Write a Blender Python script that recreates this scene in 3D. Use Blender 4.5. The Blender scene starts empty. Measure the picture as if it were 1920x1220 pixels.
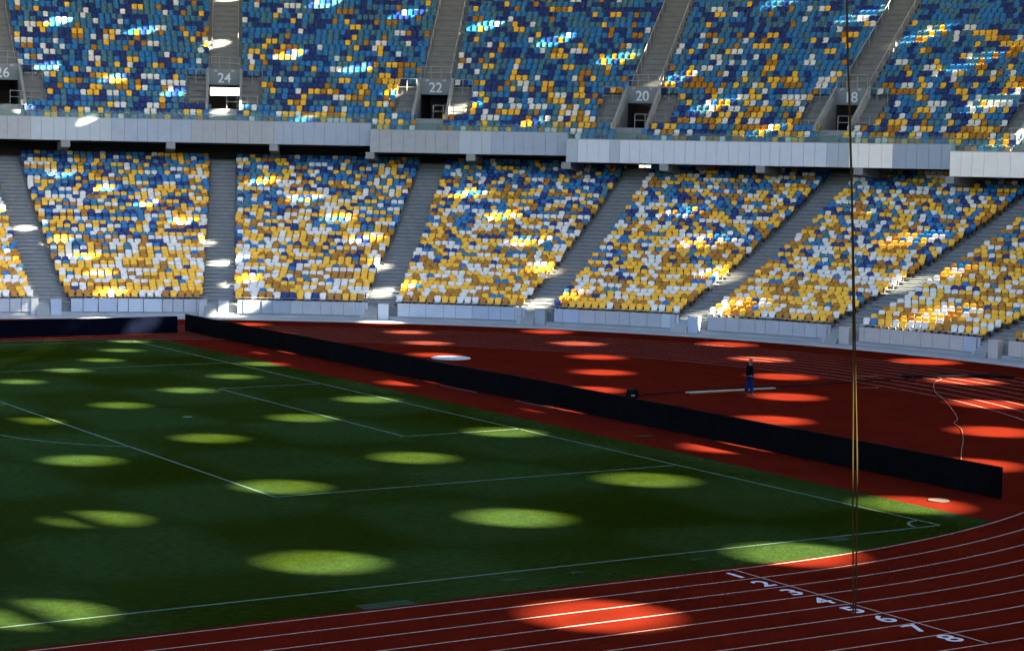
import bpy, math, random
import numpy as np
from mathutils import Vector, Matrix, Quaternion
rnd = random.Random(7)
sc = bpy.context.scene
col = sc.collection
R = math.radians

# ------------------------------------------------------------------ camera
CAM = np.array([7.13639494, -80.3405236, 11.2619337])
YAW, PIT, ROL, FPX = 1.0079871, -0.0817835292, 0.018889287, 3809.25226
fw = np.array([math.cos(YAW)*math.cos(PIT), math.sin(YAW)*math.cos(PIT), math.sin(PIT)])
rt = np.cross(fw, [0, 0, 1]); rt /= np.linalg.norm(rt)
up = np.cross(rt, fw)
rt, up = rt*math.cos(ROL)+up*math.sin(ROL), -rt*math.sin(ROL)+up*math.cos(ROL)
cd = bpy.data.cameras.new('camera')
cam = bpy.data.objects.new('camera', cd)
col.objects.link(cam)
cam.matrix_world = Matrix(((rt[0], up[0], -fw[0], CAM[0]), (rt[1], up[1], -fw[1], CAM[1]), (rt[2], up[2], -fw[2], CAM[2]), (0, 0, 0, 1)))
cd.sensor_width = 36
cd.lens = 36*FPX/1920
cd.clip_start = 0.5
cd.clip_end = 6000
sc.camera = cam

# ------------------------------------------------------------------ light
SUNV = Vector((1.10, -1.48, 1.0)).normalized()
EXPOSURE = 4.2
SKY = 0.05
w = bpy.data.worlds.new('World'); sc.world = w; w.use_nodes = True
nt = w.node_tree
for n in list(nt.nodes): nt.nodes.remove(n)
wo = nt.nodes.new('ShaderNodeOutputWorld'); bg = nt.nodes.new('ShaderNodeBackground'); sky = nt.nodes.new('ShaderNodeTexSky')
sky.sky_type = 'NISHITA'; sky.sun_disc = False
sky.sun_elevation = math.asin(SUNV.z); sky.sun_rotation = math.atan2(SUNV.x, SUNV.y)
bg.inputs['Strength'].default_value = SKY
nt.links.new(sky.outputs[0], bg.inputs[0]); nt.links.new(bg.outputs[0], wo.inputs[0])
sd = bpy.data.lights.new('sun', 'SUN'); sd.energy = 5.0; sd.angle = R(0.53); sd.color = (1.0, 0.87, 0.60)
sun = bpy.data.objects.new('sun', sd); col.objects.link(sun)
sun.rotation_mode = 'QUATERNION'; sun.rotation_quaternion = SUNV.to_track_quat('Z', 'Y')
sun.location = (0, 0, 120)
sc.view_settings.view_transform = 'Standard'; sc.view_settings.look = 'None'
sc.view_settings.exposure = EXPOSURE; sc.view_settings.gamma = 1.0

# ------------------------------------------------------------------ materials
def mat(name, c, rough=0.6, spec=0.4, metal=0.0, n_amt=0.0, n_scale=1.0, bump=0.0, b_scale=20.0, c2=None, trans=None, vary=0.0):
    m = bpy.data.materials.new(name); m.use_nodes = True
    t = m.node_tree; b = t.nodes['Principled BSDF']
    b.inputs['Base Color'].default_value = (*c, 1)
    b.inputs['Roughness'].default_value = rough
    b.inputs['Metallic'].default_value = metal
    b.inputs['Specular IOR Level'].default_value = spec
    if n_amt or c2:
        tc = t.nodes.new('ShaderNodeTexCoord'); no = t.nodes.new('ShaderNodeTexNoise')
        no.inputs['Scale'].default_value = n_scale; no.inputs['Detail'].default_value = 6; no.inputs['Roughness'].default_value = 0.65
        t.links.new(tc.outputs['Object'], no.inputs['Vector'])
        mr = t.nodes.new('ShaderNodeValToRGB')
        mr.color_ramp.elements[0].position = 0.3; mr.color_ramp.elements[1].position = 0.7
        d = c2 if c2 else tuple(x*(1-n_amt) for x in c)
        e = c if c2 else tuple(min(1, x*(1+n_amt)) for x in c)
        mr.color_ramp.elements[0].color = (*d, 1); mr.color_ramp.elements[1].color = (*e, 1)
        t.links.new(no.outputs['Fac'], mr.inputs[0]); t.links.new(mr.outputs[0], b.inputs['Base Color'])
    if bump:
        tc = t.nodes.new('ShaderNodeTexCoord'); nb = t.nodes.new('ShaderNodeTexNoise'); nb.inputs['Scale'].default_value = b_scale
        nb.inputs['Detail'].default_value = 4
        bu = t.nodes.new('ShaderNodeBump'); bu.inputs['Strength'].default_value = bump; bu.inputs['Distance'].default_value = 0.02
        t.links.new(tc.outputs['Object'], nb.inputs['Vector']); t.links.new(nb.outputs['Fac'], bu.inputs['Height']); t.links.new(bu.outputs[0], b.inputs['Normal'])
    return m
M = {}
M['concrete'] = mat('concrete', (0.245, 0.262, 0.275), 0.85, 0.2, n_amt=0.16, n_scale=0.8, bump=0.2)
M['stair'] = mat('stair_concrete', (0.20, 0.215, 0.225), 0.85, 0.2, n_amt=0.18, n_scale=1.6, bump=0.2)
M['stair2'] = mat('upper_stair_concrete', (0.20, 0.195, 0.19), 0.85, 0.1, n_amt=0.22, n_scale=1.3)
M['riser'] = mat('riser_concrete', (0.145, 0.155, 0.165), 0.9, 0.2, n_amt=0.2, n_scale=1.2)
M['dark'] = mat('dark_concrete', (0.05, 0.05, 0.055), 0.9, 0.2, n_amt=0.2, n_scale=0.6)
M['portal'] = mat('portal_concrete', (0.24, 0.26, 0.28), 0.8, 0.2, n_amt=0.1, n_scale=2.0)
M['apron'] = mat('apron_concrete', (0.28, 0.31, 0.34), 0.8, 0.2, n_amt=0.10, n_scale=0.7)
M['plaza'] = mat('plaza_paving', (0.35, 0.34, 0.32), 0.9, 0.2, n_amt=0.1, n_scale=0.3)
M['steel'] = mat('galvanised_steel', (0.26, 0.275, 0.29), 0.5, 0.4, metal=0.3)
M['white'] = mat('white_paint', (0.8, 0.8, 0.82), 0.6, 0.3)
M['line'] = mat('line_paint', (0.062, 0.10, 0.078), 0.9, 0.0, n_amt=0.12, n_scale=3)
M['lane'] = mat('lane_paint', (0.24, 0.18, 0.165), 0.9, 0.0, n_amt=0.15, n_scale=2)
M['mem'] = mat('roof_membrane', (0.5, 0.5, 0.48), 0.8, 0.1)
M['board'] = mat('black_board', (0.0016, 0.0018, 0.0028), 0.9, 0.02, n_amt=0.4, n_scale=0.5)
M['navyboard'] = mat('navy_board', (0.0014, 0.002, 0.0055), 0.9, 0.0, n_amt=0.4, n_scale=0.4)
M['rubber'] = mat('black_rubber', (0.004, 0.004, 0.005), 0.8, 0.05)
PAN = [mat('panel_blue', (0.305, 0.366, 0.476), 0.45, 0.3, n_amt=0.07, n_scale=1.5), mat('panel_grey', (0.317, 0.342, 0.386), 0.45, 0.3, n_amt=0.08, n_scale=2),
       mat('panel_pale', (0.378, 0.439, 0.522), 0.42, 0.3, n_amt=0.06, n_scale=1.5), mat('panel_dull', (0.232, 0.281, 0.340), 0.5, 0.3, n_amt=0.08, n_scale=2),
       mat('panel_warm', (0.378, 0.348, 0.352), 0.45, 0.3, n_amt=0.07, n_scale=2), mat('panel_bright_lit', (0.854, 0.830, 0.800), 0.45, 0.3, n_amt=0.04, n_scale=2),
       mat('panel_part_lit', (0.561, 0.610, 0.703), 0.45, 0.3, n_amt=0.05, n_scale=2)]  # last two tones: fascia panels with brighter light put into their colour
M['cover2'] = mat('round_cover', (0.07, 0.055, 0.05), 0.9, 0.0)
M['cover'] = mat('cover_metal', (0.022, 0.036, 0.024), 0.9, 0.0)
M['seam'] = mat('panel_seam', (0.08, 0.09, 0.1), 0.7)
def glassmat():
    m = bpy.data.materials.new('tinted_glass'); m.use_nodes = True; t = m.node_tree
    for n in list(t.nodes): t.nodes.remove(n)
    o = t.nodes.new('ShaderNodeOutputMaterial'); mx = t.nodes.new('ShaderNodeMixShader'); tr = t.nodes.new('ShaderNodeBsdfTransparent'); gl = t.nodes.new('ShaderNodeBsdfPrincipled')
    tr.inputs[0].default_value = (0.72, 0.90, 0.90, 1)
    gl.inputs['Base Color'].default_value = (0.25, 0.42, 0.42, 1); gl.inputs['Roughness'].default_value = 0.15
    mx.inputs[0].default_value = 0.22
    t.links.new(tr.outputs[0], mx.inputs[1]); t.links.new(gl.outputs[0], mx.inputs[2]); t.links.new(mx.outputs[0], o.inputs[0])
    return m
M['glass'] = glassmat()
def memmat():
    m = M['mem']; t = m.node_tree; b = t.nodes['Principled BSDF']; o = t.nodes['Material Output']
    tl = t.nodes.new('ShaderNodeBsdfTranslucent'); tl.inputs[0].default_value = (*MEMT, 1)
    ad = t.nodes.new('ShaderNodeAddShader')
    t.links.new(b.outputs[0], ad.inputs[0]); t.links.new(tl.outputs[0], ad.inputs[1]); t.links.new(ad.outputs[0], o.inputs['Surface'])
MEMT = (0.0, 0.0, 0.0)
memmat()
# seat plastics: yellow, ochre, white, blue, steel blue, navy
SEATC = {'yellow': (0.80, 0.43, 0.028), 'ochre': (0.37, 0.155, 0.006), 'white': (0.66, 0.64, 0.61), 'blue': (0.014, 0.15, 0.38), 'steel': (0.045, 0.15, 0.225), 'navy': (0.004, 0.026, 0.155)}
SK = list(SEATC)
for k in SK: M['seat_'+k] = mat('seat_'+k, SEATC[k], 0.42, 0.28, n_amt=0.10, n_scale=0.9)
M['mount'] = mat('seat_mount', (0.03, 0.03, 0.035), 0.6, 0.3)

def grassmat():
    m = bpy.data.materials.new('grass'); m.use_nodes = True; t = m.node_tree; b = t.nodes['Principled BSDF']
    N = t.nodes.new; L = t.links.new
    b.inputs['Roughness'].default_value = 0.95; b.inputs['Specular IOR Level'].default_value = 0.0
    tc = N('ShaderNodeTexCoord'); sp = N('ShaderNodeSeparateXYZ'); L(tc.outputs['Object'], sp.inputs[0])
    wob = N('ShaderNodeTexNoise'); wob.inputs['Scale'].default_value = 0.12; L(tc.outputs['Object'], wob.inputs['Vector'])
    def stripe(sock, per, ph, amp):
        a = N('ShaderNodeMath'); a.operation = 'MULTIPLY_ADD'; L(wob.outputs['Fac'], a.inputs[0]); a.inputs[1].default_value = amp; L(sock, a.inputs[2])
        c = N('ShaderNodeMath'); c.operation = 'MULTIPLY_ADD'; L(a.outputs[0], c.inputs[0]); c.inputs[1].default_value = 2*math.pi/per; c.inputs[2].default_value = ph
        s = N('ShaderNodeMath'); s.operation = 'SINE'; L(c.outputs[0], s.inputs[0])
        k = N('ShaderNodeMapRange'); L(s.outputs[0], k.inputs[0]); k.inputs[1].default_value = -0.35; k.inputs[2].default_value = 0.35
        return k
    s1 = stripe(sp.outputs[0], 11.0, 0.6, 1.5); s2 = stripe(sp.outputs[1], 13.6, 0.9, 2.0)
    mu = N('ShaderNodeMath'); mu.operation = 'SUBTRACT'; L(s1.outputs[0], mu.inputs[0]); L(s2.outputs[0], mu.inputs[1])
    ab = N('ShaderNodeMath'); ab.operation = 'ABSOLUTE'; L(mu.outputs[0], ab.inputs[0])
    big = N('ShaderNodeTexNoise'); big.inputs['Scale'].default_value = 0.09; big.inputs['Detail'].default_value = 3; L(tc.outputs['Object'], big.inputs['Vector'])
    mb = N('ShaderNodeMath'); mb.operation = 'MULTIPLY'; L(ab.outputs[0], mb.inputs[0]); mb.inputs[1].default_value = 0.5
    ad = N('ShaderNodeMath'); ad.operation = 'ADD'; L(mb.outputs[0], ad.inputs[0])
    bm = N('ShaderNodeMapRange'); L(big.outputs['Fac'], bm.inputs[0]); bm.inputs[1].default_value = 0.35; bm.inputs[2].default_value = 0.65; bm.inputs[3].default_value = 0; bm.inputs[4].default_value = 0.5
    L(bm.outputs[0], ad.inputs[1])
    cr = N('ShaderNodeValToRGB'); cr.color_ramp.elements[0].color = (0.0082, 0.0136, 0.0008, 1); cr.color_ramp.elements[1].color = (0.0130, 0.0265, 0.0072, 1)
    L(ad.outputs[0], cr.inputs[0])
    fn = N('ShaderNodeTexNoise'); fn.inputs['Scale'].default_value = 3.2; fn.inputs['Detail'].default_value = 8; fn.inputs['Roughness'].default_value = 0.75; L(tc.outputs['Object'], fn.inputs['Vector'])
    fm = N('ShaderNodeMapRange'); L(fn.outputs['Fac'], fm.inputs[0]); fm.inputs[1].default_value = 0.3; fm.inputs[2].default_value = 0.7; fm.inputs[3].default_value = 0.66; fm.inputs[4].default_value = 1.36
    vm = N('ShaderNodeVectorMath'); vm.operation = 'SCALE'; L(cr.outputs[0], vm.inputs[0]); L(fm.outputs[0], vm.inputs['Scale'])
    # drier, yellower blades in fine patches
    L(vm.outputs[0], b.inputs['Base Color'])
    bu = N('ShaderNodeBump'); bu.inputs['Strength'].default_value = 0.6; bu.inputs['Distance'].default_value = 0.05
    f2 = N('ShaderNodeTexNoise'); f2.inputs['Scale'].default_value = 9; f2.inputs['Detail'].default_value = 5; L(tc.outputs['Object'], f2.inputs['Vector'])
    L(f2.outputs['Fac'], bu.inputs['Height']); L(bu.outputs[0], b.inputs['Normal'])
    return m
M['grass'] = grassmat()
M['track'] = mat('track_rubber', (0.056, 0.0054, 0.0027), 0.9, 0.0, n_amt=0.2, n_scale=0.45, bump=0.25, b_scale=30)
M['jacket'] = mat('navy_jacket', (0.0025, 0.0032, 0.006), 0.9, 0.0)
M['jeans'] = mat('blue_jeans', (0.007, 0.017, 0.085), 0.9, 0.0, n_amt=0.3, n_scale=8)
M['skin'] = mat('skin', (0.16, 0.085, 0.06), 0.6)
M['hair'] = mat('grey_cap', (0.05, 0.05, 0.07), 0.9, 0.0)
M['shoe'] = mat('brown_shoe', (0.03, 0.016, 0.01), 0.7, 0.1)
M['wood'] = mat('pale_wood', (0.20, 0.17, 0.13), 0.7, n_amt=0.15, n_scale=3)
M['disc'] = mat('pale_disc', (0.30, 0.34, 0.38), 0.7, n_amt=0.06, n_scale=3)
M['hose'] = mat('pink_hose', (0.22, 0.10, 0.08), 0.6)
M['rope'] = mat('yellow_rope', (0.028, 0.020, 0.007), 0.9, 0.0)
M['number'] = mat('number_paint', (0.34, 0.36, 0.44), 0.6)
M['wallnum'] = mat('wall_number', (0.62, 0.66, 0.72), 0.7, 0.2)
M['darknum'] = mat('dark_panel', (0.16, 0.185, 0.215), 0.6)

# ------------------------------------------------------------------ mesh helpers
class MB:
    def __init__(s): s.v = []; s.f = []; s.m = []
    def quad(s, a, b, c, d, mi=0):
        n = len(s.v); s.v += [tuple(a), tuple(b), tuple(c), tuple(d)]; s.f.append((n, n+1, n+2, n+3)); s.m.append(mi)
    def poly(s, pts, mi=0):
        n = len(s.v); s.v += [tuple(p) for p in pts]; s.f.append(tuple(range(n, n+len(pts)))); s.m.append(mi)
    def hexa(s, p, mi=0):   # 8 points: bottom 4, top 4
        n = len(s.v); s.v += [tuple(q) for q in p]
        for f in ((0, 3, 2, 1), (4, 5, 6, 7), (0, 1, 5, 4), (1, 2, 6, 5), (2, 3, 7, 6), (3, 0, 4, 7)):
            s.f.append(tuple(n+i for i in f)); s.m.append(mi)
    def box(s, x0, x1, y0, y1, z0, z1, mi=0):
        s.hexa([(x0, y0, z0), (x1, y0, z0), (x1, y1, z0), (x0, y1, z0), (x0, y0, z1), (x1, y0, z1), (x1, y1, z1), (x0, y1, z1)], mi)
    def tube(s, pts, r, seg=6, mi=0, cap=True):
        pts = [Vector(p) for p in pts]; rings = []
        for i, p in enumerate(pts):
            d = (pts[min(i+1, len(pts)-1)]-pts[max(i-1, 0)]).normalized()
            a = d.cross(Vector((0, 0, 1)))
            if a.length < 0.05: a = d.cross(Vector((1, 0, 0)))
            a.normalize(); b = d.cross(a); rr = r[i] if isinstance(r, (list, tuple)) else r
            n = len(s.v)
            for k in range(seg):
                t = 2*math.pi*k/seg; s.v.append(tuple(p+(a*math.cos(t)+b*math.sin(t))*rr))
            rings.append(n)
        for i in range(len(rings)-1):
            for k in range(seg):
                k2 = (k+1) % seg; s.f.append((rings[i]+k, rings[i]+k2, rings[i+1]+k2, rings[i+1]+k)); s.m.append(mi)
        if cap:
            s.f.append(tuple(rings[0]+k for k in range(seg))[::-1]); s.m.append(mi)
            s.f.append(tuple(rings[-1]+k for k in range(seg))); s.m.append(mi)
    def build(s, name, mats, parent=None, smooth=False):
        me = bpy.data.meshes.new(name); me.from_pydata(s.v, [], s.f)
        for m in (mats if isinstance(mats, (list, tuple)) else [mats]): me.materials.append(m)
        me.polygons.foreach_set('material_index', s.m)
        if smooth: me.polygons.foreach_set('use_smooth', [True]*len(s.f))
        me.update()
        o = bpy.data.objects.new(name, me); col.objects.link(o)
        if parent: o.parent = parent
        return o
def tag(o, label=None, cat=None, group=None, kind=None):
    if label: o['label'] = label
    if cat: o['category'] = cat
    if group: o['group'] = group
    if kind: o['kind'] = kind
    return o
def empty(name, loc=(0, 0, 0), rz=0):
    o = bpy.data.objects.new(name, None); col.objects.link(o); o.location = loc; o.rotation_euler.z = rz; o.empty_display_size = 0.5
    return o
bpy.context.view_layer.update()

# ------------------------------------------------------------------ the oval
CX = 42.195; S = 2*CX
def sst(a, b, x):
    t = max(0, min(1, (x-a)/(b-a))); return t*t*(3-2*t)
def frame(u):
    """station u (degrees on the bends, metres on the straights) -> origin, outward normal, extra radius"""
    if u <= 90 and u >= -90: return CX, 0.0, math.cos(R(u)), math.sin(R(u)), 1.7*sst(52, 84, abs(u))
    if u < 90+S and u > 90: return CX-(u-90), 0.0, 0.0, 1.0, 1.7
    if u <= 270+S and u > 90: a = u-S; return -CX, 0.0, math.cos(R(a)), math.sin(R(a)), 1.7*sst(52, 84, abs(180-a))
    if u > 270+S: return -CX+(u-270-S), 0.0, 0.0, -1.0, 1.7
    return CX-(-90-u), 0.0, 0.0, -1.0, 1.7
UEND = 270+2*S
def P(u, r, z, t=0.0, ex=1.0):
    ox, oy, nx, ny, e = frame(u)
    rr = r+e*ex
    return (ox+nx*rr-ny*t, oy+ny*rr+nx*t, z)     # t: metres sideways (counter-clockwise)
def us(a, b, step=2.0):
    n = max(1, int(math.ceil((b-a)/step))); l = [a+(b-a)*i/n for i in range(n+1)]
    for c in (90, 90+S, 270+S):
        if a < c < b and c not in l: l.append(c)
    return sorted(l)

AISLES = [6.35, 18.1, 29.85, 41.6, 53.45, 65.35, 77.3, 89.2]
SECNO = {18.1: '16', 29.85: '18', 41.6: '20', 53.45: '22', 65.35: '24', 77.3: '26', 89.2: '28', 6.35: '14'}

# ------------------------------------------------------------------ ground, track, pitch
g = MB(); g.poly([(-900, -900, -0.06), (900, -900, -0.06), (900, 900, -0.06), (-900, 900, -0.06)])
tag(g.build('ground', M['plaza']), kind='structure')
def ovalring(name, r0, r1, z, m, ex=1.0, st=2.0, parent=None):
    b = MB(); L = us(-90, UEND, st)
    for i in range(len(L)-1):
        b.quad(P(L[i], r0, z, 0, ex), P(L[i+1], r0, z, 0, ex), P(L[i+1], r1, z, 0, ex), P(L[i], r1, z, 0, ex))
    return b.build(name, m, parent)
trk = MB(); L = us(-90, UEND, 2.0)
trk.poly([P(u, 50.7, 0) for u in L[:-1]])
track = tag(trk.build('running_track', M['track']), kind='structure')
# triangulated well because the oval is convex
apron = MB()
for i in range(len(L)-1):
    a, b = L[i], L[i+1]
    apron.quad(P(a, 50.7, 0.03), P(b, 50.7, 0.03), P(b, 53.3, 0.05), P(a, 53.3, 0.05))
    apron.quad(P(a, 50.7, -0.05), P(b, 50.7, -0.05), P(b, 50.7, 0.03), P(a, 50.7, 0.03))
tag(apron.build('concrete_apron', M['apron']), kind='structure')
def gy(x):
    d = max(0, abs(x)-CX); return min(36.25, math.sqrt(36.42**2-d*d))
xs = [CX+(54.5-CX)*i/14 for i in range(15)]
pts = [(x, -gy(x), 0.005) for x in xs]+[(x, gy(x), 0.005) for x in xs[::-1]]+[(-x, gy(x), 0.005) for x in xs]+[(-x, -gy(x), 0.005) for x in xs[::-1]]
gp = MB(); gp.poly(pts)
tag(gp.build('pitch_grass', M['grass']), kind='structure')
pl = MB(); Z = 0.010; W = 0.05
def hl(x0, y0, x1, y1, w=W):
    d = Vector((x1-x0, y1-y0)).normalized(); n = Vector((-d.y, d.x))*w
    x0 -= d.x*w; y0 -= d.y*w; x1 += d.x*w; y1 += d.y*w
    pl.quad((x0+n.x, y0+n.y, Z), (x0-n.x, y0-n.y, Z), (x1-n.x, y1-n.y, Z), (x1+n.x, y1+n.y, Z))
def arc(cx, cy, r, a0, a1, w=W, n=40, mb=None, z=Z):
    mb = mb or pl
    for i in range(n):
        t0 = a0+(a1-a0)*i/n; t1 = a0+(a1-a0)*(i+1)/n
        mb.quad(*[(cx+q*math.cos(t), cy+q*math.sin(t), z) for q, t in ((r-w, t0), (r+w, t0), (r+w, t1), (r-w, t1))])
for s in (1, -1):
    hl(-52.5, 34*s, 52.5, 34*s); hl(52.5*s, -34, 52.5*s, 34)
    hl(36*s, -20.16, 36*s, 20.16)
    for q in (1, -1): hl(36*s, 20.16*q, 52.5*s, 20.16*q); hl(47*s, 9.16*q, 52.5*s, 9.16*q)
    hl(47*s, -9.16, 47*s, 9.16)
    a = math.acos(5.5/9.15)
    arc(41.5*s, 0, 9.15, (math.pi if s > 0 else 0)-a, (math.pi if s > 0 else 0)+a)
    arc(41.5*s, 0, 0.11, 0, 2*math.pi, 0.11, 10)
    for q in (1, -1):
        a0 = {(1, 1): math.pi, (1, -1): math.pi/2, (-1, 1): -math.pi/2, (-1, -1): 0}[(s, q)]
        arc(52.5*s, 34*q, 1.0, a0, a0+math.pi/2, n=8)
hl(0, -34, 0, 34); arc(0, 0, 9.15, 0, 2*math.pi, n=60)
tag(pl.build('pitch_lines', M['line']), kind='structure')
ll = MB(); LL = us(-90, UEND, 1.0)
for k in range(9):
    r = 36.5+1.22*k; wd = 0.030
    for i in range(len(LL)-1):
        ll.quad(P(LL[i], r-wd, 0.006, 0, 0), P(LL[i+1], r-wd, 0.006, 0, 0), P(LL[i+1], r+wd, 0.006, 0, 0), P(LL[i], r+wd, 0.006, 0, 0))
ll.quad((42.17, -36.5, 0.0085), (42.23, -36.5, 0.0085), (42.23, -46.26, 0.0085), (42.17, -46.26, 0.0085))
for (x, y, dx) in ((80.2, 1.2, 1.6), (76.9, -3.0, 1.1)):
    ll.quad((x, y, 0.0085), (x+dx, y-0.25, 0.0085), (x+dx, y-0.17, 0.0085), (x, y+0.08, 0.0085))
tag(ll.build('lane_lines', M['lane']), kind='structure')

def textmesh(name, s, size, m, mtx, parent=None, bold=0.012, ext=0.0, sx=1.0):
    c = bpy.data.curves.new(name, 'FONT'); c.body = s; c.size = size; c.align_x = 'CENTER'; c.align_y = 'CENTER'; c.offset = bold; c.extrude = ext
    o = bpy.data.objects.new(name, c); col.objects.link(o)
    bpy.context.view_layer.update()
    me = bpy.data.meshes.new_from_object(o.evaluated_get(bpy.context.evaluated_depsgraph_get()))
    bpy.data.objects.remove(o); bpy.data.curves.remove(c)
    me.name = name; me.materials.clear(); me.materials.append(m)
    o = bpy.data.objects.new(name, me); col.objects.link(o)
    me.transform(Matrix.Diagonal((sx, 1, 1, 1)))
    if parent: o.parent = parent
    o.matrix_world = mtx
    return o
for i, y in enumerate([-37.21, -38.42, -39.62, -40.84, -42.0, -43.16, -44.28, -45.46]):
    textmesh('lane_number', str(i+1), 0.98, M['number'], Matrix.Translation((41.76, y, 0.0085)), track, bold=0.014, sx=1.0)

# plates in the ground
def flatdisc(name, x, y, r, m, label, cat, z=0.006, h=0.02, rim=True):
    e = MB(); n = 40
    t = [(math.cos(2*math.pi*i/n)*r, math.sin(2*math.pi*i/n)*r) for i in range(n)]
    e.poly([(a, b, h) for a, b in t])
    for i in range(n):
        j = (i+1) % n; e.quad((t[i][0], t[i][1], 0), (t[j][0], t[j][1], 0), (t[j][0], t[j][1], h), (t[i][0], t[i][1], h))
    o = e.build(name, m); o.location = (x, y, z)
    return tag(o, label, cat)
flatdisc('throwing_circle', 65.05, 17.85, 1.12, M['disc'], 'large pale blue-grey disc on the red surface behind the long black board', 'throwing circle', h=0.03)
flatdisc('ground_cover', 55.83, -30.46, 0.36, M['cover2'], 'small round pale cover in the red strip near the right end of the black board', 'ground cover')
for (x, y, a, b, lab) in ((31.49, -36.05, 0.75, 0.28, 'largest faint cover plate in the grass beside the innermost lane line'),
                          (35.89, -34.87, 0.26, 0.12, 'small plate in the grass outside the touchline, leftmost small one'),
                          (38.06, -34.87, 0.2, 0.12, 'small pale plate in the grass just outside the touchline, second from the left'),
                          (42.24, -34.9, 0.22, 0.07, 'thin pale plate in the grass near the start line with lane numbers'),
                          (47.93, -34.32, 0.35, 0.28, 'pale plate on the touchline close to the corner arc'),
                          (54.0, -32.9, 0.3, 0.16, 'pale plate in the grass beyond the corner arc'),
                          (56.1, -13.1, 0.38, 0.1, 'narrow pale plate in the red strip between grass and black board')):
    e = MB(); e.box(-a, a, -b, b, 0, 0.012); o = e.build('cover_plate', M['cover']); o.location = (x, y, 0.006)
    tag(o, lab, 'cover plate')

# ------------------------------------------------------------------ roof with round openings
PH0 = -29.3; DL = 5.92
RH = [54.0, 62.8, 71.8, 81.1, 90.6, 100.2]; RE = [38.0, 49.6, 58.4, 67.3, 76.4, 85.8, 95.4, 105.4, 118.0]
ZR = 36.0
roof = MB(); SHIFT = {(1, 12): 1.7, (2, 10): 1.7, (3, 8): 1.7, (1, 13): 1.2, (4, 6): 1.2, (3, 10): -1.4}
ROX, ROY = 0.0, 55.08-36*1.48
def rp(u, r, z=ZR):
    q = P(u, r, z, 0, 0); return (q[0]+ROX, q[1]+ROY, q[2])
ncell = int((UEND+91.46)/DL)
for c in range(ncell+1):
    u0 = PH0+DL*(c-10)-DL/2; u1 = min(u0+DL, UEND+0.6)
    for k in range(len(RE)-1):
        r0, r1 = RE[k], RE[k+1]
        k -= 1
        if k < 0 or k >= len(RH) or c == ncell:
            roof.quad(rp(u0, r0), rp(u1, r0), rp(u1, r1), rp(u0, r1)); continue
        hr = 0.0169*RH[k]; idx = c-10; dr_ = 0.0
        if idx >= 5: hr *= 0.78
        if (k, idx) in SHIFT: dr_ = SHIFT[(k, idx)]; hr *= 0.55 if (k, idx) == (1, 12) else 0.7
        ctr = rp((u0+u1)/2, RH[k]+dr_)
        bd = []
        for j in range(5): bd.append(rp(u0+(u1-u0)*(0.5+0.125*4*1), r0) if False else rp(u0+(u1-u0)*j/4, r0))
        for j in range(1, 5): bd.append(rp(u1, r0+(r1-r0)*j/4))
        for j in range(1, 5): bd.append(rp(u1-(u1-u0)*j/4, r1))
        for j in range(1, 4): bd.append(rp(u0, r1-(r1-r0)*j/4))
        cir = []
        n = len(bd)
        for p in bd:
            a = math.atan2(p[1]-ctr[1], p[0]-ctr[0]); cir.append(a)
        for i in range(n):
            j = (i+1) % n; a0 = cir[i]; a1 = cir[j]
            while a1-a0 > math.pi: a1 -= 2*math.pi
            while a0-a1 > math.pi: a1 += 2*math.pi
            am = (a0+a1)/2
            q = [(ctr[0]+hr*math.cos(a), ctr[1]+hr*math.sin(a), ZR) for a in (a1, am, a0)]
            roof.poly([bd[i], bd[j], q[0], q[1], q[2]])
rf = roof.build('roof_membrane', M['mem'])
for q0, q1 in (((34.1, 5.2), (34.6, -1.8)), ((28.75, -19.2), (29.3, -26.4)), ((23.0, -30.0), (23.7, -37.6))):
    tb = MB(); a_ = Vector((q0[0]+38.8, q0[1]-52.2)); b_ = Vector((q1[0]+38.8, q1[1]-52.2)); nn_ = (b_-a_).normalized(); nn_ = Vector((-nn_.y, nn_.x))*0.22
    tb.hexa([(q.x, q.y, zz) for zz in (ZR-0.95, ZR-0.45) for q in (a_-nn_, a_+nn_, b_+nn_, b_-nn_)])
    tb.build('roof_beam', M['steel'], rf)
tag(rf, 'pale stadium roof membrane with rings of round openings, above the stands', 'roof', kind='structure')

# ------------------------------------------------------------------ lower stand
RL0 = 53.5; NL = 39
def rl(k): return RL0+0.8*k
def zl(k): return 0.92+0.20*k+0.10*k*k/76
low = tag(empty('lower_stand'), 'lower grandstand tier of grey concrete terraces around the track', 'grandstand')
tr = MB()
vis = lambda u: -12 < u < 112
Ls = us(-90, UEND, 2.0)
for k in range(NL+1):
    z0 = zl(k-1) if k else 0.0; z1 = zl(k); r = rl(k); r2 = rl(k+1) if k < NL else r+4.5
    for i in range(len(Ls)-1):
        a, b = Ls[i], Ls[i+1]
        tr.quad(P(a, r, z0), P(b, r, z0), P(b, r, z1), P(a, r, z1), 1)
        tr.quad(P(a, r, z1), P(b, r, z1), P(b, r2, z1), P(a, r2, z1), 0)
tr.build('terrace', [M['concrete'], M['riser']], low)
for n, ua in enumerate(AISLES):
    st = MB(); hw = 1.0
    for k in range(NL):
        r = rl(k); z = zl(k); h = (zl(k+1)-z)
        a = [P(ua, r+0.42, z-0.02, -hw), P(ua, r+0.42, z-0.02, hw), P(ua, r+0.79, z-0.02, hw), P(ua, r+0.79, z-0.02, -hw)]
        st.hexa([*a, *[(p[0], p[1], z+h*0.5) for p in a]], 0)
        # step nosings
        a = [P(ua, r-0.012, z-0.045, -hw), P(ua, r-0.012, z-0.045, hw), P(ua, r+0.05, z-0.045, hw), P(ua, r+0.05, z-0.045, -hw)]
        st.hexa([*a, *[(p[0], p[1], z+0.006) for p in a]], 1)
    st.build('aisle_stairs', [M['stair'], M['riser']], low)
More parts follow.
